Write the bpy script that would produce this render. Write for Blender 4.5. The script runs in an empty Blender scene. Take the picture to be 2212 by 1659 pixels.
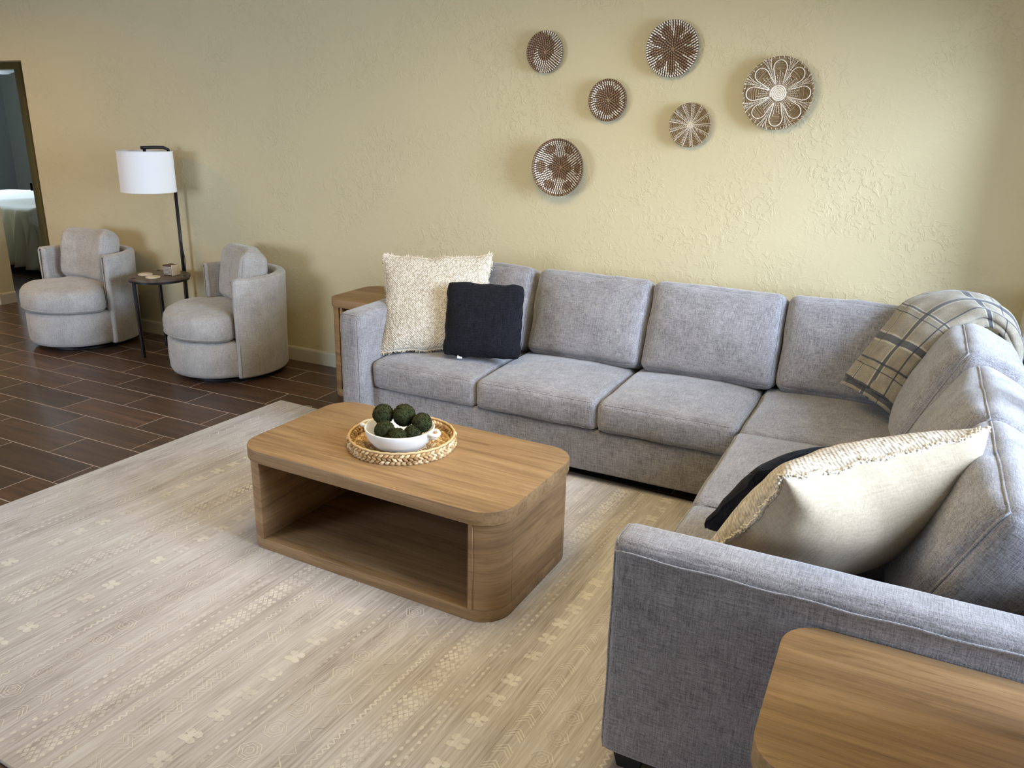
import bpy, bmesh, math, random
from mathutils import Vector, Matrix, noise
R = random.Random(7)
PI = math.pi
C = bpy.context.scene.collection
SC = bpy.context.scene

# ------------------------------------------------------------------ camera
F, YAW, PIT, ROL, H = 1718.3, -0.4562, 0.3165, 0.0241, 1.6
fw = Vector((math.sin(YAW)*math.cos(PIT), math.cos(YAW)*math.cos(PIT), -math.sin(PIT)))
r0 = Vector((math.cos(YAW), -math.sin(YAW), 0)); u0 = r0.cross(fw)
cr, sr = math.cos(ROL), math.sin(ROL)
rt = r0*cr + u0*sr; up = u0*cr - r0*sr
cam = bpy.data.cameras.new('camera'); camo = bpy.data.objects.new('camera', cam); C.objects.link(camo)
m = Matrix((rt, up, -fw)).transposed().to_4x4(); m.translation = (0, 0, H); camo.matrix_world = m
cam.sensor_fit = 'HORIZONTAL'; cam.sensor_width = 36; cam.lens = F/2212*36; cam.clip_start = .05
SC.camera = camo

# ------------------------------------------------------------------ world, lights, exposure
SC.view_settings.view_transform = 'Standard'; SC.view_settings.look = 'None'
SC.view_settings.exposure = -0.16; SC.view_settings.gamma = 1; SC.view_settings.use_curve_mapping = False
w = bpy.data.worlds.new('world'); SC.world = w; w.use_nodes = True
bg = w.node_tree.nodes['Background']; bg.inputs[0].default_value = (.62, .78, 1, 1); bg.inputs[1].default_value = 1.2
SC.cycles.max_bounces = 8; SC.cycles.diffuse_bounces = 5; SC.cycles.sample_clamp_indirect = 6

def area(name, loc, target, sx, sy, power, col, spread=180):
    l = bpy.data.lights.new(name, 'AREA'); l.shape = 'RECTANGLE'; l.size = sx; l.size_y = sy; l.energy = power; l.color = col
    l.spread = math.radians(spread)
    o = bpy.data.objects.new(name, l); C.objects.link(o); o.location = loc
    d = Vector(target)-Vector(loc); o.rotation_euler = d.to_track_quat('-Z', 'Z').to_euler()
    return o
area('daylight_patio', (6.2, 1.9, 2.9), (-1.6, 2.5, .4), 6.0, 3.4, 2950, (.66, .79, 1.0))
area('daylight_front', (-5.4, -2.75, 1.45), (-3.2, 2.2, .0), 2.4, 1.6, 125, (.76, .85, 1.0), 150)
area('ceiling_glow', (-1.3, 2.2, 2.42), (-1.3, 2.2, 0), 1.2, 1.2, 40, (1.0, .76, .36))
area('ceiling_glow_left', (-6.3, 2.4, 2.42), (-6.3, 2.4, 0), .8, .8, 26, (1.0, .60, .20))
area('bedroom_daylight', (-11.2, 6.0, 1.9), (-8.2, 5.6, .4), 1.6, 1.2, 130, (.66, .82, 1.0))

# ------------------------------------------------------------------ helpers
def tag(o, label=None, cat=None, group=None, kind=None):
    if label: o['label'] = label
    if cat: o['category'] = cat
    if group: o['group'] = group
    if kind: o['kind'] = kind
    return o
def empty(name, loc=(0, 0, 0), rz=0, label=None, cat=None, group=None):
    o = bpy.data.objects.new(name, None); C.objects.link(o); o.location = loc; o.rotation_euler = (0, 0, rz)
    o.empty_display_size = .05
    return tag(o, label, cat, group)
def obj(name, me, mat=None, parent=None, M=None, kind=None, label=None):
    o = bpy.data.objects.new(name, me); C.objects.link(o)
    if mat is not None and not me.materials: me.materials.append(mat)
    if parent is not None: o.parent = parent
    if M is not None: o.matrix_basis = M
    if kind: o['kind'] = kind
    if label: o['label'] = label
    return o
def T(x, y, z): return Matrix.Translation((x, y, z))
def RX(a): return Matrix.Rotation(a, 4, 'X')
def RY(a): return Matrix.Rotation(a, 4, 'Y')
def RZ(a): return Matrix.Rotation(a, 4, 'Z')

class MB:
    def __init__(s): s.v = []; s.f = []
    def add(s, vs, fs):
        n = len(s.v); s.v += [tuple(p) for p in vs]; s.f += [tuple(i+n for i in q) for q in fs]
    def box(s, x0, x1, y0, y1, z0, z1, M=None):
        vs = [Vector((x, y, z)) for x in (x0, x1) for y in (y0, y1) for z in (z0, z1)]
        if M is not None: vs = [M @ p for p in vs]
        s.add(vs, [(0, 1, 3, 2), (4, 6, 7, 5), (0, 4, 5, 1), (2, 3, 7, 6), (0, 2, 6, 4), (1, 5, 7, 3)])
    def prism(s, pts, z0, z1):
        n = len(pts)
        s.add([(x, y, z0) for x, y in pts]+[(x, y, z1) for x, y in pts],
              [tuple(range(n-1, -1, -1)), tuple(range(n, 2*n))]+[(i, (i+1) % n, n+(i+1) % n, n+i) for i in range(n)])
    def tube(s, pts, r, k=8, closed=False, taper=None):
        pts = [Vector(p) for p in pts]; n = len(pts); vs = []; ref = None
        for i, p in enumerate(pts):
            a = pts[(i-1) % n] if (closed or i > 0) else p; b = pts[(i+1) % n] if (closed or i < n-1) else p
            d = (b-a).normalized() if (b-a).length > 1e-9 else Vector((0, 0, 1))
            if ref is None: ref = d.orthogonal().normalized()
            ref = (ref-d*ref.dot(d)); ref = ref.normalized() if ref.length > 1e-6 else d.orthogonal().normalized()
            q = d.cross(ref); rr = r*(taper[i] if taper else 1)
            vs += [p+(ref*math.cos(t*2*PI/k)+q*math.sin(t*2*PI/k))*rr for t in range(k)]
        fs = []
        for i in range(n if closed else n-1):
            j = (i+1) % n
            fs += [(i*k+t, i*k+(t+1) % k, j*k+(t+1) % k, j*k+t) for t in range(k)]
        if not closed: fs += [tuple(range(k-1, -1, -1)), tuple((n-1)*k+t for t in range(k))]
        s.add(vs, fs)
    def lathe(s, prof, n=48, close=False, M=None):
        vs = []
        for i in range(n):
            a = 2*PI*i/n
            vs += [Vector((r*math.cos(a), r*math.sin(a), z)) for r, z in prof]
        k = len(prof); fs = []
        for i in range(n):
            j = (i+1) % n
            for t in range(k if close else k-1):
                u = (t+1) % k
                fs.append((i*k+t, j*k+t, j*k+u, i*k+u))
        if M is not None: vs = [M @ p for p in vs]
        s.add(vs, fs)
    def grid(s, fn, nu, nv, wrapu=False):
        vs = [fn(i/nu, j/nv) for i in range(nu if wrapu else nu+1) for j in range(nv+1)]
        fs = []; N = nu if wrapu else nu+1
        for i in range(nu):
            for j in range(nv):
                a = i*(nv+1)+j; b = ((i+1) % N)*(nv+1)+j
                fs.append((a, b, b+1, a+1))
        s.add(vs, fs)
    def mesh(s, name='m', smooth=True, weld=None, bevel=None, sharp=None):
        me = bpy.data.meshes.new(name); me.from_pydata(s.v, [], s.f)
        if weld or bevel or True:
            bm = bmesh.new(); bm.from_mesh(me)
            if weld: bmesh.ops.remove_doubles(bm, verts=bm.verts, dist=weld)
            if bevel:
                es = [e for e in bm.edges if len(e.link_faces) == 2 and e.calc_face_angle(0) > .6]
                bmesh.ops.bevel(bm, geom=es, offset=bevel[0], segments=bevel[1], profile=.5, affect='EDGES', clamp_overlap=True)
            bmesh.ops.recalc_face_normals(bm, faces=bm.faces)
            bm.to_mesh(me); bm.free()
        if smooth:
            me.shade_smooth()
            if sharp: me.set_sharp_from_angle(angle=sharp)
        return me

def bbox(x0, x1, y0, y1, z0, z1, b=.003, seg=2, M=None):
    mb = MB(); mb.box(x0, x1, y0, y1, z0, z1, M); return mb.mesh(bevel=(b, seg), sharp=math.radians(40))

def rrect(x0, x1, y0, y1, r, n=8):
    pts = []
    for cx, cy, a0 in ((x1-r, y1-r, 0), (x0+r, y1-r, 90), (x0+r, y0+r, 180), (x1-r, y0+r, 270)):
        for i in range(n+1):
            a = math.radians(a0+90*i/n); pts.append((cx+r*math.cos(a), cy+r*math.sin(a)))
    return pts

# ------------------------------------------------------------------ materials
def mat(name):
    m = bpy.data.materials.new(name); m.use_nodes = True
    return m, m.node_tree.nodes, m.node_tree.links, m.node_tree.nodes['Principled BSDF']
def plain(name, col, rough=.5, metal=0, spec=.5, sheen=0):
    m, N, L, b = mat(name); b.inputs['Base Color'].default_value = (*col, 1); b.inputs['Roughness'].default_value = rough
    b.inputs['Metallic'].default_value = metal; b.inputs['Specular IOR Level'].default_value = spec
    if sheen: b.inputs['Sheen Weight'].default_value = sheen
    return m
def tex(N, L, scale, nscale=1.0, detail=4, rough=.55, dist=0, coord='Object', kind='ShaderNodeTexNoise', loc=(0, 0, 0), src=None):
    tc = N.new('ShaderNodeTexCoord'); mp = N.new('ShaderNodeMapping'); mp.inputs['Scale'].default_value = scale; mp.inputs['Location'].default_value = loc
    L.new(src if src is not None else tc.outputs[coord], mp.inputs['Vector']); t = N.new(kind); L.new(mp.outputs[0], t.inputs['Vector'])
    t.inputs['Scale'].default_value = nscale
    if kind == 'ShaderNodeTexNoise':
        t.inputs['Detail'].default_value = detail; t.inputs['Roughness'].default_value = rough; t.inputs['Distortion'].default_value = dist
    return t
def ramp(N, L, fac, stops):
    r = N.new('ShaderNodeValToRGB'); e = r.color_ramp.elements
    while len(e) < len(stops): e.new(.5)
    for q, (p, c) in zip(e, stops): q.position = p; q.color = (*c, 1)
    L.new(fac, r.inputs[0]); return r.outputs[0]
def mixc(N, L, fac, a, b, mode='MIX'):
    x = N.new('ShaderNodeMix'); x.data_type = 'RGBA'; x.blend_type = mode
    for k, v in ((0, fac), (6, a), (7, b)):
        if isinstance(v, (int, float)): x.inputs[k].default_value = v
        elif isinstance(v, tuple): x.inputs[k].default_value = (*v, 1)
        else: L.new(v, x.inputs[k])
    return x.outputs[2]
def math_(N, L, op, a, b=None, c=None):
    x = N.new('ShaderNodeMath'); x.operation = op
    for k, v in enumerate((a, b, c)):
        if v is None: continue
        if isinstance(v, (int, float)): x.inputs[k].default_value = v
        else: L.new(v, x.inputs[k])
    return x.outputs[0]
def bump(N, L, b, h, strength, dist=.01, prev=None):
    x = N.new('ShaderNodeBump'); x.inputs['Strength'].default_value = strength; x.inputs['Distance'].default_value = dist
    L.new(h, x.inputs['Height'])
    if prev is not None: L.new(prev, x.inputs['Normal'])
    L.new(x.outputs[0], b.inputs['Normal']); return x.outputs[0]

def m_wall(name, col):
    m, N, L, b = mat(name)
    t = tex(N, L, (1, 1, 1), 1.3, 3); c = mixc(N, L, t.outputs[0], tuple(k*.96 for k in col), tuple(min(1, k*1.04) for k in col))
    L.new(c, b.inputs['Base Color']); b.inputs['Roughness'].default_value = .62; b.inputs['Specular IOR Level'].default_value = .25
    t1 = tex(N, L, (1, 1, 1), 26, 5, .6, 1.2)
    h1 = ramp(N, L, t1.outputs[0], [(.50, (0, 0, 0)), (.60, (1, 1, 1))])
    t2 = tex(N, L, (1, 1, 1), 160, 3); t3 = tex(N, L, (1, 1, 1), 2.2, 2)
    msk = ramp(N, L, t3.outputs[0], [(.42, (.12, .12, .12)), (.62, (1, 1, 1))])
    h = math_(N, L, 'MULTIPLY', h1, msk)
    h = math_(N, L, 'MULTIPLY_ADD', t2.outputs[0], .18, h)
    bump(N, L, b, h, .48, .003)
    return m
M_wall = m_wall('painted_plaster', (.635, .568, .368))
M_wallbed = plain('bedroom_grey_paint', (.20, .22, .235), .8)
M_ceil = plain('ceiling_white', (.72, .70, .64), .9)
M_trim = plain('trim_paint', (.60, .57, .46), .45)
M_doorframe = plain('door_frame_paint', (.74, .72, .50), .5)
M_white = plain('white_vinyl', (.86, .86, .84), .35)
M_black = plain('black_metal', (.012, .012, .014), .42, .3)
M_blackm = plain('black_matte', (.008, .008, .009), .7)
M_patio = plain('patio_concrete', (.09, .085, .08), .9)

def m_fabric(name, c1, c2, weave=1.0, scale=1.0, mott=.5, sheen=.25, bstr=.35):
    m, N, L, b = mat(name)
    a = tex(N, L, (26*scale, 330*scale, 330*scale), 1, 2, .6); d = tex(N, L, (330*scale, 330*scale, 26*scale), 1, 2, .6)
    e = tex(N, L, (330*scale, 26*scale, 330*scale), 1, 2, .6)
    w1 = math_(N, L, 'ADD', a.outputs[0], d.outputs[0]); w1 = math_(N, L, 'ADD', w1, e.outputs[0])
    w1 = math_(N, L, 'MULTIPLY_ADD', w1, 1.15*weave, .5-1.5*1.15*weave)
    big = tex(N, L, (1, 1, 1), 9, 4, .65); f = math_(N, L, 'MULTIPLY_ADD', big.outputs[0], mott, w1); f = math_(N, L, 'SUBTRACT', f, mott*.5)
    c = ramp(N, L, f, [(.12, c1), (.88, c2)])
    L.new(c, b.inputs['Base Color']); b.inputs['Roughness'].default_value = .92; b.inputs['Specular IOR Level'].default_value = .12
    b.inputs['Sheen Weight'].default_value = sheen; b.inputs['Sheen Roughness'].default_value = .45
    bump(N, L, b, w1, bstr, .0014)
    return m
M_sofa = m_fabric('grey_chenille', (.135, .132, .140), (.385, .378, .40), .85, 1, .6, .4)
M_chair = m_fabric('pale_grey_boucle', (.33, .318, .305), (.56, .545, .53), .8, .8, 1.0, .3)
M_blackfab = m_fabric('black_linen', (.004, .0045, .007), (.018, .019, .026), .9, .8, .3, .04)
M_linen = m_fabric('cream_linen', (.33, .268, .185), (.50, .425, .318), .5, .7, .5, .08, .25)

def m_waffle(name, c1, c2, vs=85, band=False):
    m, N, L, b = mat(name)
    v = tex(N, L, (1, 1, 1), vs, kind='ShaderNodeTexVoronoi'); n = tex(N, L, (1, 1, 1), 60, 3)
    tc = N.new('ShaderNodeTexCoord'); sp = N.new('ShaderNodeSeparateXYZ'); L.new(tc.outputs['Object'], sp.inputs[0])
    sx = math_(N, L, 'SINE', math_(N, L, 'MULTIPLY', sp.outputs[0], 2*PI*82)); sy = math_(N, L, 'SINE', math_(N, L, 'MULTIPLY', sp.outputs[1], 2*PI*82))
    g = math_(N, L, 'MULTIPLY', sx, sy); h = math_(N, L, 'MULTIPLY_ADD', v.outputs[0], -1.2, math_(N, L, 'MULTIPLY', g, .35))
    h = math_(N, L, 'MULTIPLY_ADD', n.outputs[0], .8, h)
    hh = math_(N, L, 'MULTIPLY_ADD', h, .6, .55)
    c = ramp(N, L, hh, [(.1, c1), (.7, c2)])
    if band:
        s = math_(N, L, 'SINE', math_(N, L, 'MULTIPLY', sp.outputs[0], 2*PI*7.2)); s = math_(N, L, 'MULTIPLY_ADD', s, .5, .4)
        nn = tex(N, L, (1, 1, 1), 14, 3); s = math_(N, L, 'MULTIPLY', s, nn.outputs[0])
        c = mixc(N, L, math_(N, L, 'MULTIPLY', s, .7), c, (.46, .36, .23))
    L.new(c, b.inputs['Base Color']); b.inputs['Roughness'].default_value = .95; b.inputs['Specular IOR Level'].default_value = .08
    b.inputs['Sheen Weight'].default_value = .2
    bump(N, L, b, h, .8, .004)
    return m
M_waffle = m_waffle('cream_woven_cotton', (.42, .37, .29), (.76, .72, .64))
M_waffle2 = m_waffle('cream_tufted_cotton', (.32, .27, .20), (.62, .57, .48), 60, True)
M_fringe = plain('cream_fringe', (.68, .62, .51), .95, 0, .1)

def m_oak(name, axis='x', tint=1.0):
    m, N, L, b = mat(name)
    sc = {'x': (1.0, 14, 14), 'y': (14, 1.0, 14), 'z': (14, 14, 1.0)}[axis]
    fs = {'x': (7, 420, 420), 'y': (420, 7, 420), 'z': (420, 420, 7)}[axis]
    a = tex(N, L, sc, 1, 3, .5, .6); f = tex(N, L, fs, 1, 3, .6)
    g = tex(N, L, tuple(k*2.3 for k in sc), 1, 5, .65, 2.2)
    md_ = tex(N, L, {'x': (1.6, 46, 46), 'y': (46, 1.6, 46), 'z': (46, 46, 1.6)}[axis], 1, 4, .6, .9)
    af = math_(N, L, 'MULTIPLY_ADD', md_.outputs[0], .45, math_(N, L, 'MULTIPLY', a.outputs[0], .60))
    c = ramp(N, L, af, [(.36, (.20*tint, .121*tint, .060*tint)), (.52, (.33*tint, .208*tint, .102*tint)), (.68, (.425*tint, .280*tint, .145*tint))])
    gl = ramp(N, L, g.outputs[0], [(.30, (.70, .66, .62)), (.48, (1, 1, 1)), (.62, (.93, .92, .9)), (.78, (1.05, 1.05, 1.04))])
    c = mixc(N, L, 1.0, c, gl, 'MULTIPLY')
    fl = ramp(N, L, f.outputs[0], [(.3, (.84, .82, .80)), (.6, (1.04, 1.04, 1.04))]); c = mixc(N, L, .9, c, fl, 'MULTIPLY')
    L.new(c, b.inputs['Base Color']); b.inputs['Roughness'].default_value = .48; b.inputs['Specular IOR Level'].default_value = .35
    bump(N, L, b, f.outputs[0], .12, .0006)
    return m
M_oakx = m_oak('oak_grain_x', 'x', .95); M_oaky = m_oak('oak_grain_y', 'y'); M_oakz = m_oak('oak_grain_z', 'z', 1.0)
m, N, L, b = mat('oak_grain_level')   # grain runs level around curved panels
a = tex(N, L, (1.2, 1.2, 16), 1, 3, .5, .7); g = tex(N, L, (3, 3, 40), 1, 5, .65, 2.0); f = tex(N, L, (9, 9, 460), 1, 3, .6)
c = ramp(N, L, a.outputs[0], [(.32, (.215, .128, .066)), (.5, (.31, .192, .095)), (.7, (.40, .258, .132))])
c = mixc(N, L, 1.0, c, ramp(N, L, g.outputs[0], [(.32, (.72, .68, .64)), (.5, (1, 1, 1)), (.7, (1.03, 1.03, 1.02))]), 'MULTIPLY')
c = mixc(N, L, .9, c, ramp(N, L, f.outputs[0], [(.3, (.84, .82, .8)), (.6, (1.04, 1.04, 1.04))]), 'MULTIPLY')
L.new(c, b.inputs['Base Color']); b.inputs['Roughness'].default_value = .5; b.inputs['Specular IOR Level'].default_value = .35
M_oakl = m

def m_plank():
    m, N, L, b = mat('wood_look_tile'); oi = N.new('ShaderNodeObjectInfo'); ge = N.new('ShaderNodeNewGeometry')
    tc = N.new('ShaderNodeTexCoord'); rv = math_(N, L, 'ADD', oi.outputs['Random'], ge.outputs['Random Per Island'])
    cb = N.new('ShaderNodeCombineXYZ'); L.new(math_(N, L, 'MULTIPLY', rv, 37.0), cb.inputs[0]); L.new(math_(N, L, 'MULTIPLY', rv, 91.0), cb.inputs[1])
    va = N.new('ShaderNodeVectorMath'); va.operation = 'ADD'; L.new(tc.outputs['Object'], va.inputs[0]); L.new(cb.outputs[0], va.inputs[1])
    a = tex(N, L, (1.6, 22, 1), 1, 5, .62, 1.2, src=va.outputs[0]); f = tex(N, L, (9, 260, 1), 1, 3, .6, src=va.outputs[0])
    c = ramp(N, L, a.outputs[0], [(.28, (.045, .027, .019)), (.5, (.085, .050, .033)), (.75, (.135, .080, .051))])
    fr = math_(N, L, 'FRACT', math_(N, L, 'MULTIPLY', rv, 5.7))
    c = mixc(N, L, 1.0, c, ramp(N, L, fr, [(0, (.78, .80, .86)), (.5, (1, .98, .95)), (1, (1.22, 1.1, .98))]), 'MULTIPLY')
    c = mixc(N, L, .8, c, ramp(N, L, f.outputs[0], [(.3, (.82, .8, .8)), (.65, (1.12, 1.1, 1.1))]), 'MULTIPLY')
    L.new(c, b.inputs['Base Color']); b.inputs['Roughness'].default_value = .34; b.inputs['Specular IOR Level'].default_value = .4
    bump(N, L, b, a.outputs[0], .12, .001)
    return m
M_plank = m_plank()
m, N, L, b = mat('grout'); t = tex(N, L, (1, 1, 1), 5, 4)
L.new(ramp(N, L, t.outputs[0], [(.3, (.34, .27, .23)), (.7, (.52, .43, .37))]), b.inputs['Base Color']); b.inputs['Roughness'].default_value = .85
M_grout = m

def m_rug(name, light):
    m, N, L, b = mat(name)
    s = tex(N, L, (120, 5, 1), 1, 3, .65); s2 = tex(N, L, (9, .8, 1), 1, 3, .6); bl = tex(N, L, (1, 1, 1), 2.4, 3, .6); fi = tex(N, L, (1, 1, 1), 480, 2)
    f = math_(N, L, 'MULTIPLY_ADD', s.outputs[0], .62, math_(N, L, 'MULTIPLY', s2.outputs[0], .42))
    f = math_(N, L, 'MULTIPLY_ADD', bl.outputs[0], .22, f); f = math_(N, L, 'MULTIPLY_ADD', fi.outputs[0], .16, f)
    c = ramp(N, L, f, [(.52, (.330, .292, .272)), (.68, (.525, .488, .470)), (.86, (.690, .672, .665))])
    if light:
        wr = tex(N, L, (14, 5, 1), 1, 4, .7); k = ramp(N, L, wr.outputs[0], [(.38, (.05, .05, .05)), (.62, (.74, .74, .74))])
        c = mixc(N, L, k, c, (.82, .79, .74))
    L.new(c, b.inputs['Base Color']); b.inputs['Roughness'].default_value = .97; b.inputs['Specular IOR Level'].default_value = .06
    b.inputs['Sheen Weight'].default_value = .15
    bump(N, L, b, s.outputs[0], .25, .0015)
    return m
M_rug = m_rug('rug_pile', False); M_rugp = m_rug('rug_motif', True); M_rugedge = plain('rug_edge', (.36, .34, .30), .95)

# ------------------------------------------------------------------ room shell
YW = 4.11; XR = .52; WT = .13; CZ = 2.52; DX0, DX1, DZ = -6.98, -6.20, 1.967
def struct(name, mb, mt, smooth=False):
    o = obj(name, mb.mesh(smooth=smooth), mt); o['kind'] = 'structure'; return o
wb = MB(); wb.box(DX1, XR+.1, YW, YW+WT, 0, CZ); wb.box(DX0, DX1, YW, YW+WT, DZ, CZ); wb.box(-9.6, DX0, YW, YW+WT, 0, CZ)
struct('wall_back', wb, M_wall)
wr = MB(); wr.box(XR, XR+.14, YW-.02, YW, 0, CZ); wr.box(XR, XR+.14, -2.9, 1.45, 0, CZ); wr.box(XR, XR+.14, 1.45, YW-.02, 2.12, CZ)
struct('wall_right', wr, M_wall)
wf = MB(); wf.box(-9.6, -6.8, -3.02, -2.9, 0, CZ); wf.box(-4.0, XR+.14, -3.02, -2.9, 0, CZ); wf.box(-6.8, -4.0, -3.02, -2.9, 2.2, CZ); wf.box(-6.8, -4.0, -3.02, -2.9, 0, .5)
struct('wall_front', wf, M_wall)
wl = MB(); wl.box(-9.7, -9.6, -3.02, YW+WT, 0, CZ); struct('wall_left', wl, M_wall)
ce = MB(); ce.box(-9.7, XR+.14, -3.02, YW+WT, CZ, CZ+.1); ce.box(-12.1, -5.4, YW+WT, 7.8, CZ, CZ+.1); struct('ceiling', ce, M_ceil)
wbr = MB(); wbr.box(-12.1, -5.4, 7.6, 7.72, 0, CZ); struct('wall_far', wbr, M_wallbed)
wbl = MB(); wbl.box(-12.1, -12, YW+WT, 7.6, 0, CZ); struct('wall_bedroom_left', wbl, M_wallbed)
wbq = MB(); wbq.box(-5.5, -5.4, YW+WT, 7.6, 0, CZ); struct('wall_bedroom_right', wbq, M_wallbed)

# floor: grout bed, one object per plank where the planks can be told apart
gb = MB(); gb.box(-12.1, XR+.14, -3.02, 7.72, -.06, -.0007)
floor = struct('floor', gb, M_grout)
TW, TL, TY = .2123, .6117, 3.0950
offs = {-1: -4.262, 0: -4.530, 1: -4.785, 2: -4.557, 3: -4.265, 4: -3.927}
hw, hl = TW/2-.0026, TL/2-.0026
pm = MB(); pm.box(-hl, hl, -hw, hw, -.008, 0); plank_me = pm.mesh(bevel=(.0012, 1), sharp=.6)
rest = MB()
for i in range(-24, 30):
    y = TY-i*TW-TW/2; off = offs.get(i, (-4.26-.205*((i*7) % 3)))
    for n in range(-14, 10):
        x = off+n*TL+TL/2
        if x < -11.9 or x > XR+.05: continue
        vis = (.7 < y < 4.2 and -7.6 < x < -2.3 and not (x > -3.05 and y < 3.0)) and not (x < -6.4 and y < 2.1) and not (x < -5.6 and y < 1.3)
        vis = vis or (4.2 <= y < 5.5 and -8.4 < x < -6.2)
        if vis: obj('tile_plank', plank_me, M_plank, floor, T(x, y, 0))
        else: rest.box(x-hl, x+hl, y-hw, y+hw, -.008, 0)
obj('floor_planks', rest.mesh(smooth=False), M_plank, floor, kind='stuff')

# baseboards
def base_profile(name, x0, x1, y, ny=-1, along='x'):
    mb = MB(); h = .098; t = .014
    pr = [(0, 0), (t, 0), (t, h-.014), (t*.75, h-.005), (t*.3, h), (0, h)]
    vs = []
    for q in (x0, x1):
        for a, z in pr: vs.append((q, y+ny*a, z) if along == 'x' else (y+ny*a, q, z))
    n = len(pr); mb.add(vs, [(i, (i+1) % n, n+(i+1) % n, n+i) for i in range(n)]+[tuple(range(n)), tuple(range(n, 2*n))])
    return struct(name, mb, M_trim)
base_profile('baseboard_back', DX1, XR, YW); base_profile('baseboard_left', -9.6, DX0+.014, YW)
base_profile('baseboard_doorway', YW, YW+WT, DX0, 1, 'y')
# hallway and bedroom door frame
YB = 4.80
wh = MB(); wh.box(-12.1, -8.14, YB, YB+.1, 0, CZ); wh.box(-7.30, -5.4, YB, YB+.1, 0, CZ); wh.box(-8.14, -7.30, YB, YB+.1, 1.99, CZ); wh.box(-9.0, -8.9, YW+WT, YB, 0, CZ)
struct('wall_hall', wh, M_wall)
df = empty('trim_1', (-7.34, YB, 0), 0); df['kind'] = 'structure'
obj('head_casing', bbox(-.88, .075, -.016, 0, 1.954, 2.03, .004), M_doorframe, df)
obj('head_jamb', bbox(-.76, 0, .0, .10, 1.954, 1.975, .003), M_doorframe, df)
obj('side_casing', bbox(.018, .085, -.016, 0, 0, 1.954, .005), M_doorframe, df)
obj('side_casing', bbox(-.86, -.78, -.016, 0, 0, 1.954, .005), M_doorframe, df)
obj('side_jamb', bbox(-.004, .016, -.010, .10, 0, 1.954, .003), M_doorframe, df)
obj('door_stop', bbox(-.030, -.004, .030, .062, 0, 1.954, .003), M_doorframe, df)
obj('strike_plate', bbox(-.034, -.008, -.013, -.004, .905, .975, .001), M_blackm, df, label='dark strike plate')

# right sliding door
sd = empty('door_1', (XR, 2.2, 0)); sd['kind'] = 'structure'
obj('door_casing', bbox(-.022, .0, 1.735, 1.908, 0, 2.16, .004), M_white, sd)
obj('door_jamb', bbox(.002, .14, 1.735, 1.888, 0, 2.12, .002), M_black, sd)
obj('door_casing', bbox(-.022, .0, -.83, -.75, 0, 2.16, .004), M_white, sd)
obj('door_casing', bbox(-.022, .0, -.75, 1.735, 2.10, 2.18, .004), M_white, sd)
for y0, y1, xo in ((-.75, .53, .03), (.47, 1.735, .07)):
    pn = obj('sliding_panel', bbox(xo, xo+.035, y0, y0+.06, .02, 2.1, .003), M_black, sd)
    obj('panel_stile', bbox(xo, xo+.035, y1-.06, y1, .02, 2.1, .003), M_black, pn)
    obj('panel_rail', bbox(xo, xo+.035, y0+.06, y1-.06, .02, .09, .003), M_black, pn)
    obj('panel_rail', bbox(xo, xo+.035, y0+.06, y1-.06, 2.04, 2.1, .003), M_black, pn)
    g, Ng, Lg, bgx = mat('glass'); tr = Ng.new('ShaderNodeBsdfTransparent'); gl = Ng.new('ShaderNodeBsdfGlossy'); gl.inputs['Roughness'].default_value = .02
    mx = Ng.new('ShaderNodeMixShader'); mx.inputs[0].default_value = .06; Lg.new(tr.outputs[0], mx.inputs[1]); Lg.new(gl.outputs[0], mx.inputs[2]); Lg.new(mx.outputs[0], Ng['Material Output'].inputs[0])
    obj('pane', bbox(xo+.015, xo+.02, y0+.06, y1-.06, .09, 2.04, .0005, 1), g, pn)
pt = MB(); pt.box(XR+.14, 9, -6, 12, -.2, -.03); o = struct('patio_floor', pt, M_patio); o.name = 'floor_patio'
pt = MB(); pt.box(XR+.2, 5, 4.3, 4.4, -.03, 2.3); o = struct('wall_patio', pt, M_patio)

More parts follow.
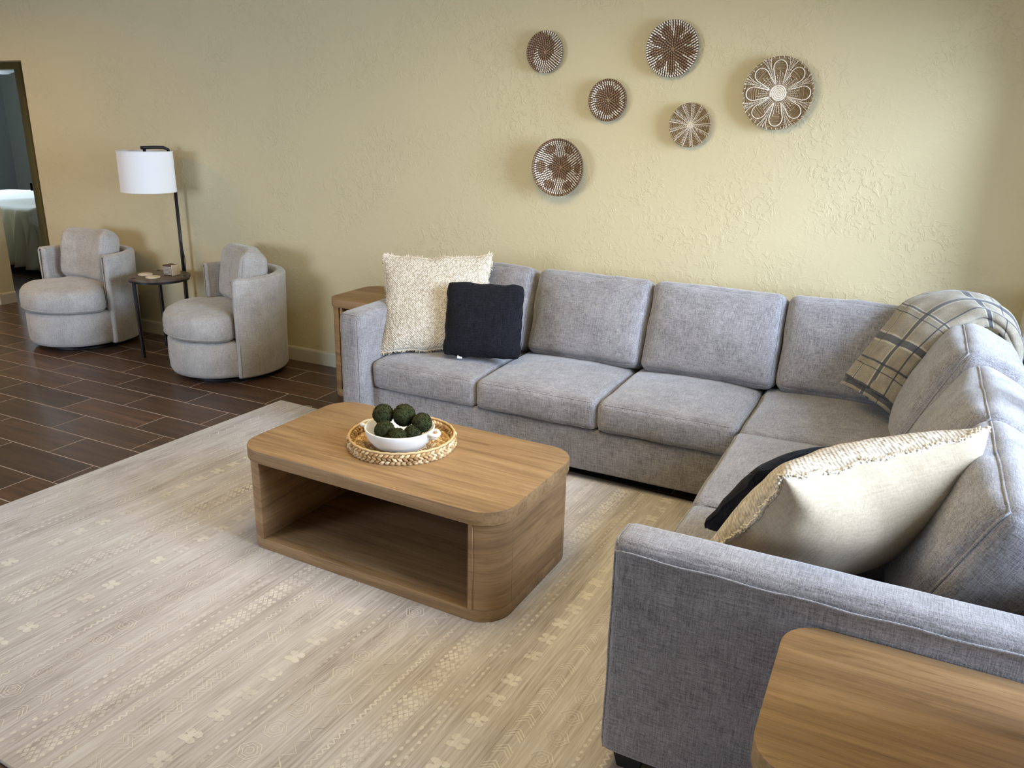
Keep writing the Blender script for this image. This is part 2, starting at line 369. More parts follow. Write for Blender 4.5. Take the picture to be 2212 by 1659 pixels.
# ------------------------------------------------------------------ soft goods builders
def lines(h, r, n):
    """sample positions from -h to h with extra lines in the rounded zone r"""
    e = [-h, -h+r*.12, -h+r*.35, -h+r*.65, -h+r]
    k = [(-h+r)+(2*h-2*r)*i/n for i in range(1, n)]
    return e+k+[-x for x in reversed(e)]
def cushion(hx, hy, hz, r, n=(10, 8, 4), bx=0, by=0, bz=0, bz2=None, wr=.003, seed=0, warp=None, flatn=1.0):
    """soft box, half sizes hx hy hz, edge radius r, bulges bx by bz; returns mesh and the surface function"""
    if bz2 is None: bz2 = bz
    def cb(a): return max(0, 1-a*a)
    def f(p):
        x, y, z = p; q = Vector((max(-hx+r, min(hx-r, x)), max(-hy+r, min(hy-r, y)), max(-hz+r, min(hz-r, z))))
        d = Vector(p)-q
        if d.length > 1e-9: P = q+d.normalized()*r
        else: P = Vector(p)
        ux, uy, uz = x/hx, y/hy, z/hz
        P = Vector(P)
        P.z += (bz if uz > 0 else bz2)*uz*(cb(ux)*cb(uy))**.6*flatn
        P.x += bx*ux*(cb(uz)*cb(uy))**.6
        P.y += by*uy*(cb(uz)*cb(ux))**.6
        s = Vector((seed*3.1, seed*1.7, seed))
        if wr:
            n1 = noise.noise(P*7+s); n2 = noise.noise(Vector((P.x*22, P.y*9, P.z*14))+s)
            dd = (P-q*.0).normalized()
            P += dd*(n1*wr*1.6+n2*wr*.5)
        if warp: P = warp(P)
        return P
    X, Y, Z = lines(hx, r, n[0]), lines(hy, r, n[1]), lines(hz, r, n[2])
    mb = MB()
    for A, B, fn in ((X, Y, lambda a, b, s: (a, b, s*hz)), (X, Z, lambda a, b, s: (a, s*hy, b)), (Y, Z, lambda a, b, s: (s*hx, a, b))):
        for s in (-1, 1):
            vs = [f(fn(a, b, s)) for a in A for b in B]; nb = len(B)
            mb.add(vs, [(i*nb+j, (i+1)*nb+j, (i+1)*nb+j+1, i*nb+j+1) for i in range(len(A)-1) for j in range(nb-1)])
    return mb.mesh(weld=.0004), f
def seam(f, hx, hy, hz, r, axis, s, rad=.0035, n=14, cr=None):
    """piping around the face axis=s of a cushion made by surface function f"""
    k = 1-.293
    pts = []
    H_ = {'z': (hx, hy, hz), 'y': (hx, hz, hy), 'x': (hy, hz, hx)}[axis]
    a, b, c = H_
    per = []
    rr = r*1.0
    for (sa, sb, ea, eb) in ((-1, -1, 1, -1), (1, -1, 1, 1), (1, 1, -1, 1), (-1, 1, -1, -1)):
        for i in range(n):
            t = i/n; per.append(((sa+(ea-sa)*t)*a, (sb+(eb-sb)*t)*b))
    for (p, q) in per:
        pt = {'z': (p, q, s*c), 'y': (p, s*c, q), 'x': (s*c, p, q)}[axis]
        pts.append(f(pt))
    # push out a little
    ctr = sum(pts, Vector())/len(pts)
    mb = MB(); mb.tube([p+(p-ctr).normalized()*.001 for p in pts], rad, 6, True)
    return mb.mesh()

# ------------------------------------------------------------------ sectional sofa
sofa = empty('sectional_sofa', (-1.0, 3.6, 0), 0, 'long grey L-shaped sectional sofa along the textured wall and the sliding door', 'sofa')
def S(name, me, M, mt=M_sofa, label=None, par=None):
    P = par or sofa
    o = obj(name, me, mt, P, M if par is not None else T(1.0, -3.6, 0) @ M, label=label); return o
def soft(name, x0, x1, y0, y1, z0, z1, r, pip=(), par=None, mt=M_sofa, **k):
    hx, hy, hz = (x1-x0)/2, (y1-y0)/2, (z1-z0)/2
    me, f = cushion(hx, hy, hz, r, **k)
    o = S(name, me, T((x0+x1)/2, (y0+y1)/2, (z0+z1)/2), mt)
    for ax, s in pip: obj('piping', seam(f, hx, hy, hz, r, ax, s), mt, o)
    return o
# bases
soft('base', -2.42, -.47, 3.222, 4.02, .062, .272, .012, n=(20, 6, 2), wr=.0015)
soft('base', -.468, .42, 1.70, 3.218, .062, .272, .012, n=(8, 14, 2), wr=.0015)
soft('corner_base', -.466, .42, 3.222, 4.02, .062, .272, .012, n=(6, 6, 2), wr=.0015)
# arms
soft('arm', -2.515, -2.392, 3.115, 4.04, .062, .682, .034, n=(3, 10, 8), wr=.002, bx=.006, bz=.004, pip=(('y', -1),))
soft('arm', -.515, .455, 1.600, 1.722, .062, .680, .030, n=(12, 3, 8), wr=.002, by=.008, bz=.004, seed=3, pip=(('x', -1),))
sm = MB(); sm.tube([(-.505+.955*i/24, 1.5975-.0035*math.sin(PI*i/24), .652+.002*math.sin(i*1.3)) for i in range(25)], .0028, 5)
S('arm_seam', sm.mesh(), Matrix(), M_sofa)
# frames behind the back cushions
soft('back_frame', -2.39, .40, 3.93, 4.07, .27, .74, .03, n=(20, 2, 5), wr=.002)
soft('back_frame', .37, .485, 1.722, 3.92, .27, .72, .03, n=(2, 16, 5), wr=.002)
# legs
for x, y in ((-2.45, 3.20), (-2.45, 3.98), (-.60, 3.28), (-.44, 1.66), (.40, 1.66), (-1.5, 3.30), (.40, 3.9), (-.40, 2.5)):
    lz = .009 if (x < -.3 and y < 3.2) else 0
    mb = MB(); mb.add([(x-.03, y-.03, lz), (x+.03, y-.03, lz), (x+.03, y+.03, lz), (x-.03, y+.03, lz), (x-.04, y-.04, .063), (x+.04, y-.04, .063), (x+.04, y+.04, .063), (x-.04, y+.04, .063)],
                      [(3, 2, 1, 0), (4, 5, 6, 7), (0, 1, 5, 4), (1, 2, 6, 5), (2, 3, 7, 6), (3, 0, 4, 7)])
    S('leg', mb.mesh(bevel=(.003, 1), sharp=.6), T(0, 0, .0), M_blackm, label='dark block leg')
# seat cushions
def seat(x0, x1, y0, y1, seed, face):
    soft('seat_cushion', x0, x1, y0, y1, .272, .416, .030, n=(14, 14, 3), bz=.036, bz2=0, bx=.006, by=.008, wr=.004, seed=seed,
         pip=(('z', 1), ('z', -1)))
seat(-2.388, -1.776, 3.205, 3.86, 1, 'y'); seat(-1.772, -1.147, 3.205, 3.86, 2, 'y'); seat(-1.143, -.515, 3.205, 3.86, 3, 'y')
seat(-.508, .24, 3.165, 3.90, 4, 'c'); seat(-.515, .24, 2.432, 3.158, 5, 'x'); seat(-.515, .24, 1.728, 2.426, 6, 'x')
# back cushions facing the room (-y)
def back(xc, w, seed, y=3.69, z=.452, tilt=-17, h=.445):
    hx, hy, hz = w/2, .095, h/2
    me, f = cushion(hx, hy, hz, .042, n=(14, 3, 12), by=.040, bz=.010, bx=.006, wr=.005, seed=seed)
    o = S('back_cushion', me, T(xc, y, z) @ RX(math.radians(tilt)) @ T(0, hy, hz))
    obj('piping', seam(f, hx, hy, hz, .042, 'y', -1, .003), M_sofa, o); obj('piping', seam(f, hx, hy, hz, .042, 'y', 1, .003), M_sofa, o)
back(-2.07, .62, 11); back(-1.425, .62, 12); back(-.785, .64, 13); back(-.175, .56, 14, y=3.70)
# back cushions facing -x along the sliding door
def backx(yc, w, seed, x=.085, z=.455, tilt=25, h=.43, by=.055, dp=.10):
    hx, hy, hz = w/2, dp, h/2
    me, f = cushion(hx, hy, hz, .05, n=(14, 3, 12), by=by, bz=.015, bx=.008, wr=.006, seed=seed)
    o = S('back_cushion', me, T(x, yc, z) @ RZ(-PI/2) @ RX(math.radians(-tilt)) @ T(0, hy, hz))
    obj('piping', seam(f, hx, hy, hz, .05, 'y', -1, .0042), M_sofa, o); obj('piping', seam(f, hx, hy, hz, .05, 'y', 1, .0042), M_sofa, o)
backx(2.165, .65, 21, h=.445); backx(2.80, .61, 22, h=.445); backx(3.41, .58, 23, x=.05, h=.478, tilt=23, dp=.122)

# ------------------------------------------------------------------ pillows
def frame_mat(o, ex, ez, nrm):
    """local x = ex, local y = ez (up the pillow), local z = front normal"""
    m = Matrix((ex, ez, nrm)).transposed().to_4x4(); m.translation = o; return m
def pillow_fn(w, h, t, sx=.10, seed=0, wr=.004, p=.55, tb=None, rc=.0):
    tb = t if tb is None else tb
    def g(u, v, s):
        cu, cv = 1-u*u, 1-v*v
        q = 1-rc*(abs(u)*abs(v))**5
        x = w/2*u*(1-sx*.8*cv)*q; y = h/2*v*(1-sx*cu)*q
        e1 = max(abs(u), abs(v))**4
        y += e1*(v/abs(v) if abs(v) > .5 else 0)*noise.noise(Vector((u*3.2+seed, v, 1)))*.014*cu**.5
        x += e1*(u/abs(u) if abs(u) > .5 else 0)*noise.noise(Vector((v*3.2+seed, u, 5)))*.014*cv**.5
        z = (s*(t if s > 0 else tb)/2)*(max(0, cu)*max(0, cv))**p
        P = Vector((x, y, z)); q = Vector((seed, seed*2.3, s))
        k = min(1, 4*cu)*min(1, 4*cv)
        P.z += s*k*(noise.noise(P*8+q)*wr*1.8+noise.noise(Vector((P.x*30, P.y*12, P.z*8))+q)*wr*.6)
        P.z += e1*e1*noise.noise(Vector((x*9, y*9, seed)))*.022
        return P
    return g
def pillow(name, M, w, h, t, mf, mbk, label, cat='pillow', group=None, fringe=0, tagm=False, seed=0, sx=.1, flabel=None, p=.55, tb=None, rc=0):
    e = empty(name, (0, 0, 0), 0, label, cat, group); e.matrix_basis = M
    g = pillow_fn(w, h, t, sx, seed, p=p, tb=tb, rc=rc); n = 34
    def lin(i): a = i/n*2-1; return math.sin(a*PI/2)
    for s, mt, nm in ((1, mf, 'front_cover'), (-1, mbk, 'back_cover')):
        mb = MB(); mb.grid(lambda a, b: g(math.sin((a*2-1)*PI/2), math.sin((b*2-1)*PI/2), s), n, n); me = mb.mesh()
        obj(nm, me, mt, e)
    per = []
    m_ = 24
    for (sa, sb, ea, eb) in ((-1, -1, 1, -1), (1, -1, 1, 1), (1, 1, -1, 1), (-1, 1, -1, -1)):
        for i in range(m_): tt = i/m_; per.append(g(sa+(ea-sa)*tt, sb+(eb-sb)*tt, 1))
    mb = MB(); mb.tube(per, .004 if not fringe else .0055, 6, True); obj('edge_seam', mb.mesh(), mbk if not fringe else M_fringe, e)
    if fringe:
        fr = MB(); rr = random.Random(seed+5); fr_r = .0021 if seed < 10 else .0032
        for (sa, sb, ea, eb) in ((-1, -1, 1, -1), (1, -1, 1, 1), (1, 1, -1, 1), (-1, 1, -1, -1)):
            for i in range(210):
                tt = (i+rr.random())/210; u, v = sa+(ea-sa)*tt, sb+(eb-sb)*tt
                p0 = g(u, v, 1); out = Vector((sb*0+(u if abs(u) >= .999 else 0), (v if abs(v) >= .999 else 0), 0)).normalized()
                L_ = fringe*(.4+.6*rr.random())*(.75+.4*noise.noise(Vector((u*5, v*5, seed))))
                d = (out+Vector((rr.uniform(-.7, .7), rr.uniform(-.7, .7), rr.uniform(-.6, .6)))).normalized()
                d2 = (d+Vector((rr.uniform(-.8, .8), rr.uniform(-.8, .8), rr.uniform(-.8, .8)))).normalized()
                fr.tube([p0, p0+d*L_*.5, p0+d*L_*.5+d2*L_*.5], fr_r, 3)
        obj('fringe', fr.mesh(), M_fringe, e, kind='stuff')
    return e
def plane_M(BL, BR, TL):
    BL, BR, TL = Vector(BL), Vector(BR), Vector(TL)
    ex = (BR-BL).normalized(); ez = (TL-BL); ez = (ez-ex*ez.dot(ex)).normalized(); n = ex.cross(ez)
    o = BL+(BR-BL)/2+(TL-BL)/2
    return frame_mat(o, ex, ez, n)
M1 = plane_M((-2.365, 3.31, .445), (-1.874, 3.51, .463), (-2.483, 3.50, .916))
pillow('throw_pillow', M1, .575, .535, .15, M_waffle, M_linen, 'large cream woven pillow with frayed fringe leaning beside the left sofa arm', 'pillow', fringe=.024, seed=3, p=.42)
M2 = plane_M((-2.028, 3.345, .472), (-1.663, 3.475, .468), (-2.076, 3.455, .824))
bp = pillow('throw_pillow', M2, .40, .385, .13, M_blackfab, M_blackfab, 'small black square pillow in front of the fringed cream pillow at the left sofa arm', 'pillow', seed=8, sx=.05, p=.38, rc=.07)
obj('care_tag', bbox(-.12, -.095, -.200, -.184, .01, .0115, .0003, 1), M_white, bp, label='white care tag')
# near pair, leaning on the right arm and the backs
TLp, TRp, BLp = Vector((-.190, 1.70, .865)), Vector((.235, 2.2, .885)), Vector((-.36, 1.93, .475))
exn = (TLp-TRp)*-1; 
BRp = BLp+(TRp-TLp)
M3 = plane_M(BRp, BLp, TRp)
pillow('throw_pillow', M3, .66, .50, .24, M_waffle2, M_linen, 'large cream pillow showing its plain linen back, propped on the near sofa arm', 'pillow', fringe=.018, seed=15, sx=.15, p=.42, tb=.37)
bex = (TRp-TLp).normalized(); bup = (TLp-BLp).normalized(); bn = bup.cross(bex)
c4 = Vector((-.395, 2.125, .475))+bex*.19+bup*.19
M4 = frame_mat(c4, -bex, bup, (-bex).cross(bup))
pillow('throw_pillow', M4, .38, .38, .12, M_blackfab, M_blackfab, 'small black square pillow mostly hidden behind the linen-backed cream pillow', 'pillow', seed=19, sx=.05, p=.4, rc=.07)

# ------------------------------------------------------------------ plaid blanket
def m_plaid():
    m, N, L, b = mat('plaid_wool'); uv = N.new('ShaderNodeTexCoord'); sp = N.new('ShaderNodeSeparateXYZ'); L.new(uv.outputs['UV'], sp.inputs[0])
    nz = tex(N, L, (300, 300, 300), 1, 2, coord='Object'); n2 = tex(N, L, (1, 1, 1), 20, 4)
    base = ramp(N, L, n2.outputs[0], [(.3, (.205, .18, .135)), (.7, (.30, .27, .21))])
    def stripe(v, lst, c, col):
        for p, wd in lst:
            d = math_(N, L, 'ABSOLUTE', math_(N, L, 'SUBTRACT', v, p)); k = math_(N, L, 'LESS_THAN', d, wd)
            c = mixc(N, L, math_(N, L, 'MULTIPLY', k, .85), c, col)
        return c
    U, V = sp.outputs[0], sp.outputs[1]      # U across in metres, V along in metres
    cream = (.40, .375, .30); navy = (.035, .042, .062)
    c = stripe(U, [(.195, .021), (.062, .007)], base, cream); c = stripe(V, [(.235, .023), (.385, .009), (.62, .023)], c, cream)
    c = stripe(U, [(.195, .013), (.062, .0035), (.300, .003)], c, navy)
    c = stripe(V, [(.030, .012), (.105, .002), (.135, .004), (.235, .015), (.355, .002), (.385, .004), (.62, .015), (.74, .004)], c, navy)
    c = mixc(N, L, .5, c, ramp(N, L, nz.outputs[0], [(.3, (.6, .6, .6)), (.7, (1.3, 1.3, 1.3))]), 'MULTIPLY')
    L.new(c, b.inputs['Base Color']); b.inputs['Roughness'].default_value = .95; b.inputs['Specular IOR Level'].default_value = .08; b.inputs['Sheen Weight'].default_value = .3
    bump(N, L, b, nz.outputs[0], .3, .001)
    return m
M_plaid = m_plaid()
def catmull(P, t):
    n = len(P)-1; x = min(max(t, 0), 1)*n; i = min(int(x), n-1); f_ = x-i
    p0, p1, p2, p3 = P[max(i-1, 0)], P[i], P[i+1], P[min(i+2, n)]
    return .5*((2*p1)+(p2-p0)*f_+(2*p0-5*p1+4*p2-p3)*f_*f_+(3*p1-p0-3*p2+p3)*f_**3)
LcP = [Vector(p) for p in ((-.160, 3.56, .563), (-.112, 3.62, .645), (-.066, 3.66, .727), (-.020, 3.72, .808), (.025, 3.79, .885), (.10, 3.84, .925), (.19, 3.85, .942), (.28, 3.83, .945), (.345, 3.80, .925), (.385, 3.78, .87), (.400, 3.77, .80))]
RcP = [Vector(p) for p in ((.028, 3.40, .528), (.062, 3.42, .628), (.108, 3.45, .728), (.158, 3.49, .795), (.214, 3.55, .850), (.268, 3.58, .892), (.318, 3.60, .908), (.370, 3.60, .890), (.412, 3.60, .850), (.440, 3.60, .80), (.455, 3.60, .74))]
def blanket_sheet(off, seed, su=1.0, shift=0.0, v0=0.0, wid=(0, 1)):
    nu, nv = 26, 60
    me = bpy.data.meshes.new('b'); vs = []; uvs = []
    for j in range(nv+1):
        t = v0+(1-v0)*j/nv; a, c_ = catmull(LcP, t), catmull(RcP, t); tn = (catmull(LcP, min(1, t+.02))-catmull(LcP, max(0, t-.02))).normalized()
        for i in range(nu+1):
            s = wid[0]+(wid[1]-wid[0])*i/nu; P = a.lerp(c_, s); nrm = (c_-a).cross(tn).normalized()
            if nrm.z < -.3 or nrm.x > .3 and nrm.z < 0: nrm = -nrm
            fold = .010*math.sin(s*PI)*1.2+.007*noise.noise(Vector((s*3+seed, t*9, 0)))+.004*math.sin(s*16+t*7+seed)
            P = P+nrm*(off+fold)
            e = max(0, (s-.86)/.14)
            P = P-nrm*e*e*(.018+off*.6)
            vs.append(P); uvs.append((s*.34+shift, t*.98))
    fs = [(j*(nu+1)+i, j*(nu+1)+i+1, (j+1)*(nu+1)+i+1, (j+1)*(nu+1)+i) for j in range(nv) for i in range(nu)]
    me.from_pydata(vs, [], fs); ul = me.uv_layers.new(name='UVMap')
    for p in me.polygons:
        for li in p.loop_indices: ul.data[li].uv = uvs[me.loops[li].vertex_index]
    me.shade_smooth(); me.materials.append(M_plaid)
    return me
bl = empty('throw_blanket', (0, 0, 0), 0, 'folded beige plaid throw blanket with dark stripes draped over the sofa corner', 'blanket')
for k, (off, sd, sh, v0, wid, nm) in enumerate(((.000, 1, .0, -.0, (-.06, 1.0), 'under_fold'), (.012, 4, .03, .0, (-.0, 1.04), 'under_fold'), (.024, 7, 0, .035, (.02, .985), 'top_fold'))):
    o = obj(nm, blanket_sheet(off, sd, 1, sh, v0, wid), None, bl); md = o.modifiers.new('s', 'SOLIDIFY'); md.thickness = .008; md.offset = 0

# ------------------------------------------------------------------ oak tables
def table(name, loc, rz, w, d, h, label, cat, rc=.115, ov=.008, top=.05, bot=.045):
    """oak table open at the front (-y): top, base, curved corner panels, side and back panels"""
    t = empty(name, loc, rz, label, cat)
    mb = MB(); mb.prism(rrect(-w/2, w/2, -d/2, d/2, rc), h-top, h); obj('table_top', mb.mesh(bevel=(.0025, 2), sharp=.5), M_oakx, t)
    o_ = ov
    mb = MB(); mb.prism(rrect(-w/2+o_, w/2-o_, -d/2+o_, d/2-o_, rc-o_), 0, bot); obj('base_board', mb.mesh(bevel=(.002, 2), sharp=.5), M_oakx, t)
    z0, z1 = bot, h-top
    def cpanel(cx, cy, a0):
        q = MB(); n = 10; th = .018; ro = rc-o_
        pts = [(cx+ro*math.cos(math.radians(a0+90*i/n)), cy+ro*math.sin(math.radians(a0+90*i/n))) for i in range(n+1)]
        pts += [(cx+(ro-th)*math.cos(math.radians(a0+90*i/n)), cy+(ro-th)*math.sin(math.radians(a0+90*i/n))) for i in range(n, -1, -1)]
        q.prism(pts, z0, z1); return q.mesh(bevel=(.0012, 1), sharp=.5)
    for cx, cy, a0 in ((w/2-rc, d/2-rc, 0), (-w/2+rc, d/2-rc, 90), (-w/2+rc, -d/2+rc, 180), (w/2-rc, -d/2+rc, 270)):
        obj('corner_panel', cpanel(cx, cy, a0), M_oakl, t)
    for s in (-1, 1):
        x = s*(w/2-o_)
        obj('side_panel', bbox(min(x, x-s*.018), max(x, x-s*.018), -d/2+rc+.0008, d/2-rc-.0008, z0, z1, .001, 1), M_oakl, t)
        xi = s*(w/2-.098)
        obj('inner_panel', bbox(min(xi, xi-s*.018)+(0), max(xi, xi-s*.018), -d/2+o_-.003, d/2-o_-.02, z0, z1, .0015, 1), M_oakl, t)
    obj('back_panel', bbox(-w/2+rc+.001, w/2-rc-.001, d/2-o_-.018, d/2-o_, z0, z1, .001, 1), M_oakx, t)
    return t
tc_, ts_ = math.cos(-.0327), math.sin(-.0327)
lx, ly = (-.6327+.5009)/2, (-.392+.2342)/2
table('coffee_table', (-1.508+tc_*lx-ts_*ly, 2.4+ts_*lx+tc_*ly, .0085), -.0327, 1.148, .6262, .4145, 'low oak coffee table with rounded corners and open front standing on the rug', 'table')
table('end_table', (-2.775, 3.863, 0), 0, .49, .455, .602, 'oak end table by the wall left of the sofa, partly hidden by its arm', 'table', rc=.085)
nt = table('end_table', (.145, 1.362, 0), 0, .505, .458, .600, 'oak end table in the near right corner against the outside of the sofa arm', 'table', rc=.085)

# ------------------------------------------------------------------ rug
rug = empty('area_rug', (0, 0, 0), -.0515, 'large pale beige distressed rug with faint woven motifs under the coffee table', 'rug')
RX0, RX1, RY0, RY1 = -3.3585, -.30, .8036, 3.2222
mb = MB(); mb.prism(rrect(RX0, RX1, RY0, RY1, .012, 3), 0.0005, .0085); obj('pile', mb.mesh(bevel=(.002, 2), sharp=.5), M_rug, rug)
mb = MB(); mb.tube([(x, y, .0045) for x, y in rrect(RX0, RX1, RY0, RY1, .012, 3)], .0042, 6, True); obj('edge_binding', mb.mesh(), M_rugedge, rug)
pt_ = MB(); ZR = .0089
def pl(pts, wd):
    for (x0, y0), (x1, y1) in zip(pts, pts[1:]):
        dx, dy = x1-x0, y1-y0; l = math.hypot(dx, dy) or 1; nx, ny = -dy/l*wd/2, dx/l*wd/2
        zz_ = ZR+(len(pt_.f) % 5)*.00006
        pt_.add([(x0+nx, y0+ny, zz_), (x0-nx, y0-ny, zz_), (x1-nx, y1-ny, zz_), (x1+nx, y1+ny, zz_)], [(0, 1, 2, 3)])
def blob(x, y, a, b_, n=6, rot=0):
    zz_ = ZR+(len(pt_.f) % 5)*.00006
    pt_.add([(x+a*math.cos(2*PI*i/n+rot)*(1+R.uniform(-.2, .2)), y+b_*math.sin(2*PI*i/n+rot)*(1+R.uniform(-.2, .2)), zz_) for i in range(n)], [tuple(range(n))])
kinds = ['dots', 'flower', 'wave', 'dots2', 'medal', 'zig', 'net', 'zig3', 'wave', 'dots', 'medal', 'chev', 'flower', 'dots2', 'net', 'wave', 'zig', 'medal', 'dots', 'flower', 'zig3', 'wave', 'net', 'dots2', 'chev', 'medal', 'wave', 'dots', 'flower', 'zig', 'net', 'wave']
wid = {'dots': .045, 'dots2': .065, 'flower': .11, 'wave': .05, 'medal': .10, 'zig': .065, 'zig3': .085, 'net': .10, 'chev': .08}
x = RX1-.05; ki = 6
while x > RX0+.06:
    k = kinds[ki % len(kinds)]; ki += 1; W = wid[k]; xc = x-W/2; x -= W+R.uniform(.006, .028)
    if xc-W/2 < RX0+.02: break
    y = RY0+.04; fade = R.random()
    while y < RY1-.05:
        j = R.uniform(-.002, .002)
        if R.random() < .06: y += .04; continue
        if k == 'dots': blob(xc+j, y, .0065, .008, 5); y += .026
        elif k == 'dots2': blob(xc-.013+j, y, .0065, .009, 5); blob(xc+.015+j, y+.012, .006, .008, 5); y += .030
        elif k == 'wave':
            pl([(xc-.007, y), (xc+.007, y+.011), (xc-.007, y+.022)], .0055); y += .022
        elif k == 'zig':
            pl([(xc-.018, y), (xc+.018, y+.028), (xc-.018, y+.056)], .0042); y += .056
        elif k == 'zig3':
            for q in (-.018, 0, .018): pl([(xc-.020+q, y), (xc+.012+q, y+.026), (xc-.020+q, y+.052)], .0032)
            y += .052
        elif k == 'chev':
            for q in (0, .012, .024): pl([(xc-.026, y+q), (xc, y+q+.022), (xc+.026, y+q)], .0035)
            y += .066
        elif k == 'net':
            for q in (-.030, -.010, .010, .030):
                for yy in (0, .024):
                    o2 = .012 if yy and True else 0
                    pt_.add([(xc+q-.008, y+yy+o2*0, ZR), (xc+q, y+yy-.0095, ZR), (xc+q+.008, y+yy, ZR), (xc+q, y+yy+.0095, ZR)], [(0, 1, 2, 3)])
                if q < .03: pt_.add([(xc+q+.010-.008, y+.012, ZR), (xc+q+.010, y+.0025, ZR), (xc+q+.018, y+.012, ZR), (xc+q+.010, y+.0215, ZR)], [(0, 1, 2, 3)])
            y += .048
        elif k == 'medal':
            for s_ in (1, .66, .34):
                a_, b2 = .036*s_, .030*s_; pl([(xc-a_, y+.034), (xc-a_*.4, y+.034-b2), (xc+a_*.4, y+.034-b2), (xc+a_, y+.034), (xc+a_*.4, y+.034+b2), (xc-a_*.4, y+.034+b2), (xc-a_, y+.034)], .0032)
            y += .092
        elif k == 'flower':
            for a_ in range(4):
                an = PI/4+a_*PI/2; blob(xc+.019*math.cos(an), y+.03+.019*math.sin(an), .015, .012, 7, an)
            blob(xc, y+.03, .010, .010, 6); y += .098
o = obj('woven_motifs', pt_.mesh(smooth=False), M_rugp, rug, kind='stuff')

# ------------------------------------------------------------------ swivel chairs
def sweep_ring(sec, angs, scale_fn=None):
    """sec(a): list of (r,z) closed loop at angle a (radians)"""
    mb = MB(); k = None
    for a in angs:
        pts = sec(a); k = len(pts); mb.v += [(r*math.cos(a), r*math.sin(a), z) for r, z in pts]
    n = len(angs)
    for i in range(n-1):
        mb.f += [(i*k+t, i*k+(t+1) % k, (i+1)*k+(t+1) % k, (i+1)*k+t) for t in range(k)]
    mb.f += [tuple(range(k-1, -1, -1)), tuple((n-1)*k+t for t in range(k))]
    return mb
def swivel(name, loc, facing, label, half=83):
    """facing: direction (deg) the seat looks to; local +x = facing"""
    t = empty(name, loc, math.radians(facing), label, 'chair', None); SH = T(.03, 0, 0)
    mb = MB(); mb.lathe([(0, 0), (.275, 0), (.28, .004), (.28, .018), (.27, .022), (0, .022)], 48); obj('swivel_base', mb.mesh(sharp=.6), M_black, t, label='black round swivel base')
    mb = MB(); mb.lathe([(0, .036), (.30, .036), (.330, .045), (.341, .07), (.345, .15), (.342, .25), (.330, .268), (.31, .272), (0, .272)], 64, M=SH); obj('seat_base', mb.mesh(), M_chair, t)
    mb = MB(); mb.lathe([(0, .020), (.05, .020), (.05, .04), (0, .04)], 16); obj('swivel_post', mb.mesh(), M_blackm, t)
    def cr_(a):   # seat cushion outline
        d = abs((a+PI) % (2*PI)-PI); k = max(0, min(1, (d-math.radians(half-14))/math.radians(18))); k = k*k*(3-2*k)
        return .388*(1-k)+.292*k
    mb = MB(); prof = [(.0, .276), (.6, .276), (.90, .277), (.965, .285), (.993, .305), (1.0, .335), (1.0, .370), (.985, .402), (.945, .426), (.86, .442), (.6, .453), (.3, .458), (0, .459)]
    n = 72; vs = []
    for i in range(n):
        a = 2*PI*i/n; rr_ = cr_(a)
        for q, z in prof:
            P = Vector((q*rr_*math.cos(a), q*rr_*math.sin(a), z)); P.z += noise.noise(P*9+Vector(loc))*.006*min(1, q*2)*(1 if z > .4 else 0)
            vs.append(P)
    k = len(prof); mb.add(vs, [(i*k+s_, ((i+1) % n)*k+s_, ((i+1) % n)*k+s_+1, i*k+s_+1) for i in range(n) for s_ in range(k-1)])
    sc = obj('seat_cushion', mb.mesh(weld=.0003), M_chair, t)
    pm_ = MB(); pm_.tube([((cr_(2*PI*i/n)*.997)*math.cos(2*PI*i/n), (cr_(2*PI*i/n)*.997)*math.sin(2*PI*i/n), .300) for i in range(n)], .0026, 5, True); obj('piping', pm_.mesh(), M_chair, sc)
    a0, a1 = math.radians(half), math.radians(360-half); N_ = 60
    e = [0, .004, .014, .030, .05]
    arr = [a0+q for q in e]+[a0+.05+(a1-a0-.1)*i/N_ for i in range(1, N_)]+[a1-q for q in reversed(e)]
    RI, RO = .300, .374
    def sec(a):
        d = min(a-a0, a1-a); k = min(1, d/.05); ins = .020*(1-math.sqrt(max(0, 1-(1-k)**2)))
        ri, ro = RI+ins, RO-ins; zt = .664-ins*1.0; zb = .040; r = .026; fl = .012*math.sin((a-a0)/(a1-a0)*PI)
        pts = [(ri, zb), (ro-.012, zb), (ro-.004, zb+.012), (ro-.002, zb+.2)]
        for i in range(7): an = PI/2*i/6; pts.append((ro-r+r*math.cos(an)+fl, zt-r+r*math.sin(an)))
        for i in range(7): an = PI/2+PI/2*i/6; pts.append((ri+r+r*math.cos(an)+fl, zt-r+r*math.sin(an)))
        return pts
    mb = sweep_ring(sec, arr); sh = obj('barrel_back', mb.mesh(), M_chair, t)
    for aa in (a0+.045, a1-.045):
        q = MB(); s_ = sec(a0+.05); q.tube([(r*math.cos(aa), r*math.sin(aa), z) for r, z in s_[2:]]+[(RI*math.cos(aa), RI*math.sin(aa), .05)], .0014, 5); obj('piping', q.mesh(), M_chair, sh)
    hx, hy, hz = .238, .072, .180
    def wp(P):
        b_ = P.x*P.x*1.0; return Vector((P.x, P.y-b_, P.z))
    me, f = cushion(hx, hy, hz, .050, n=(12, 3, 10), by=.035, bz=.012, bx=.006, wr=.006, seed=int(abs(loc[0]*10)), warp=wp)
    o = obj('back_cushion', me, M_chair, t, T(-.055, .0, .452) @ RZ(PI/2) @ RX(math.radians(-10)) @ T(0, .07, hz-.006))
    obj('piping', seam(f, hx, hy, hz, .050, 'y', -1, .0022), M_chair, o)
    return t
swivel('swivel_chair', (-3.905, 3.715, 0), -120, 'round pale grey swivel chair nearer the sofa, turned slightly away')
swivel('swivel_chair', (-5.33, 3.715, 0), -90, 'round pale grey swivel chair beside the bedroom doorway')

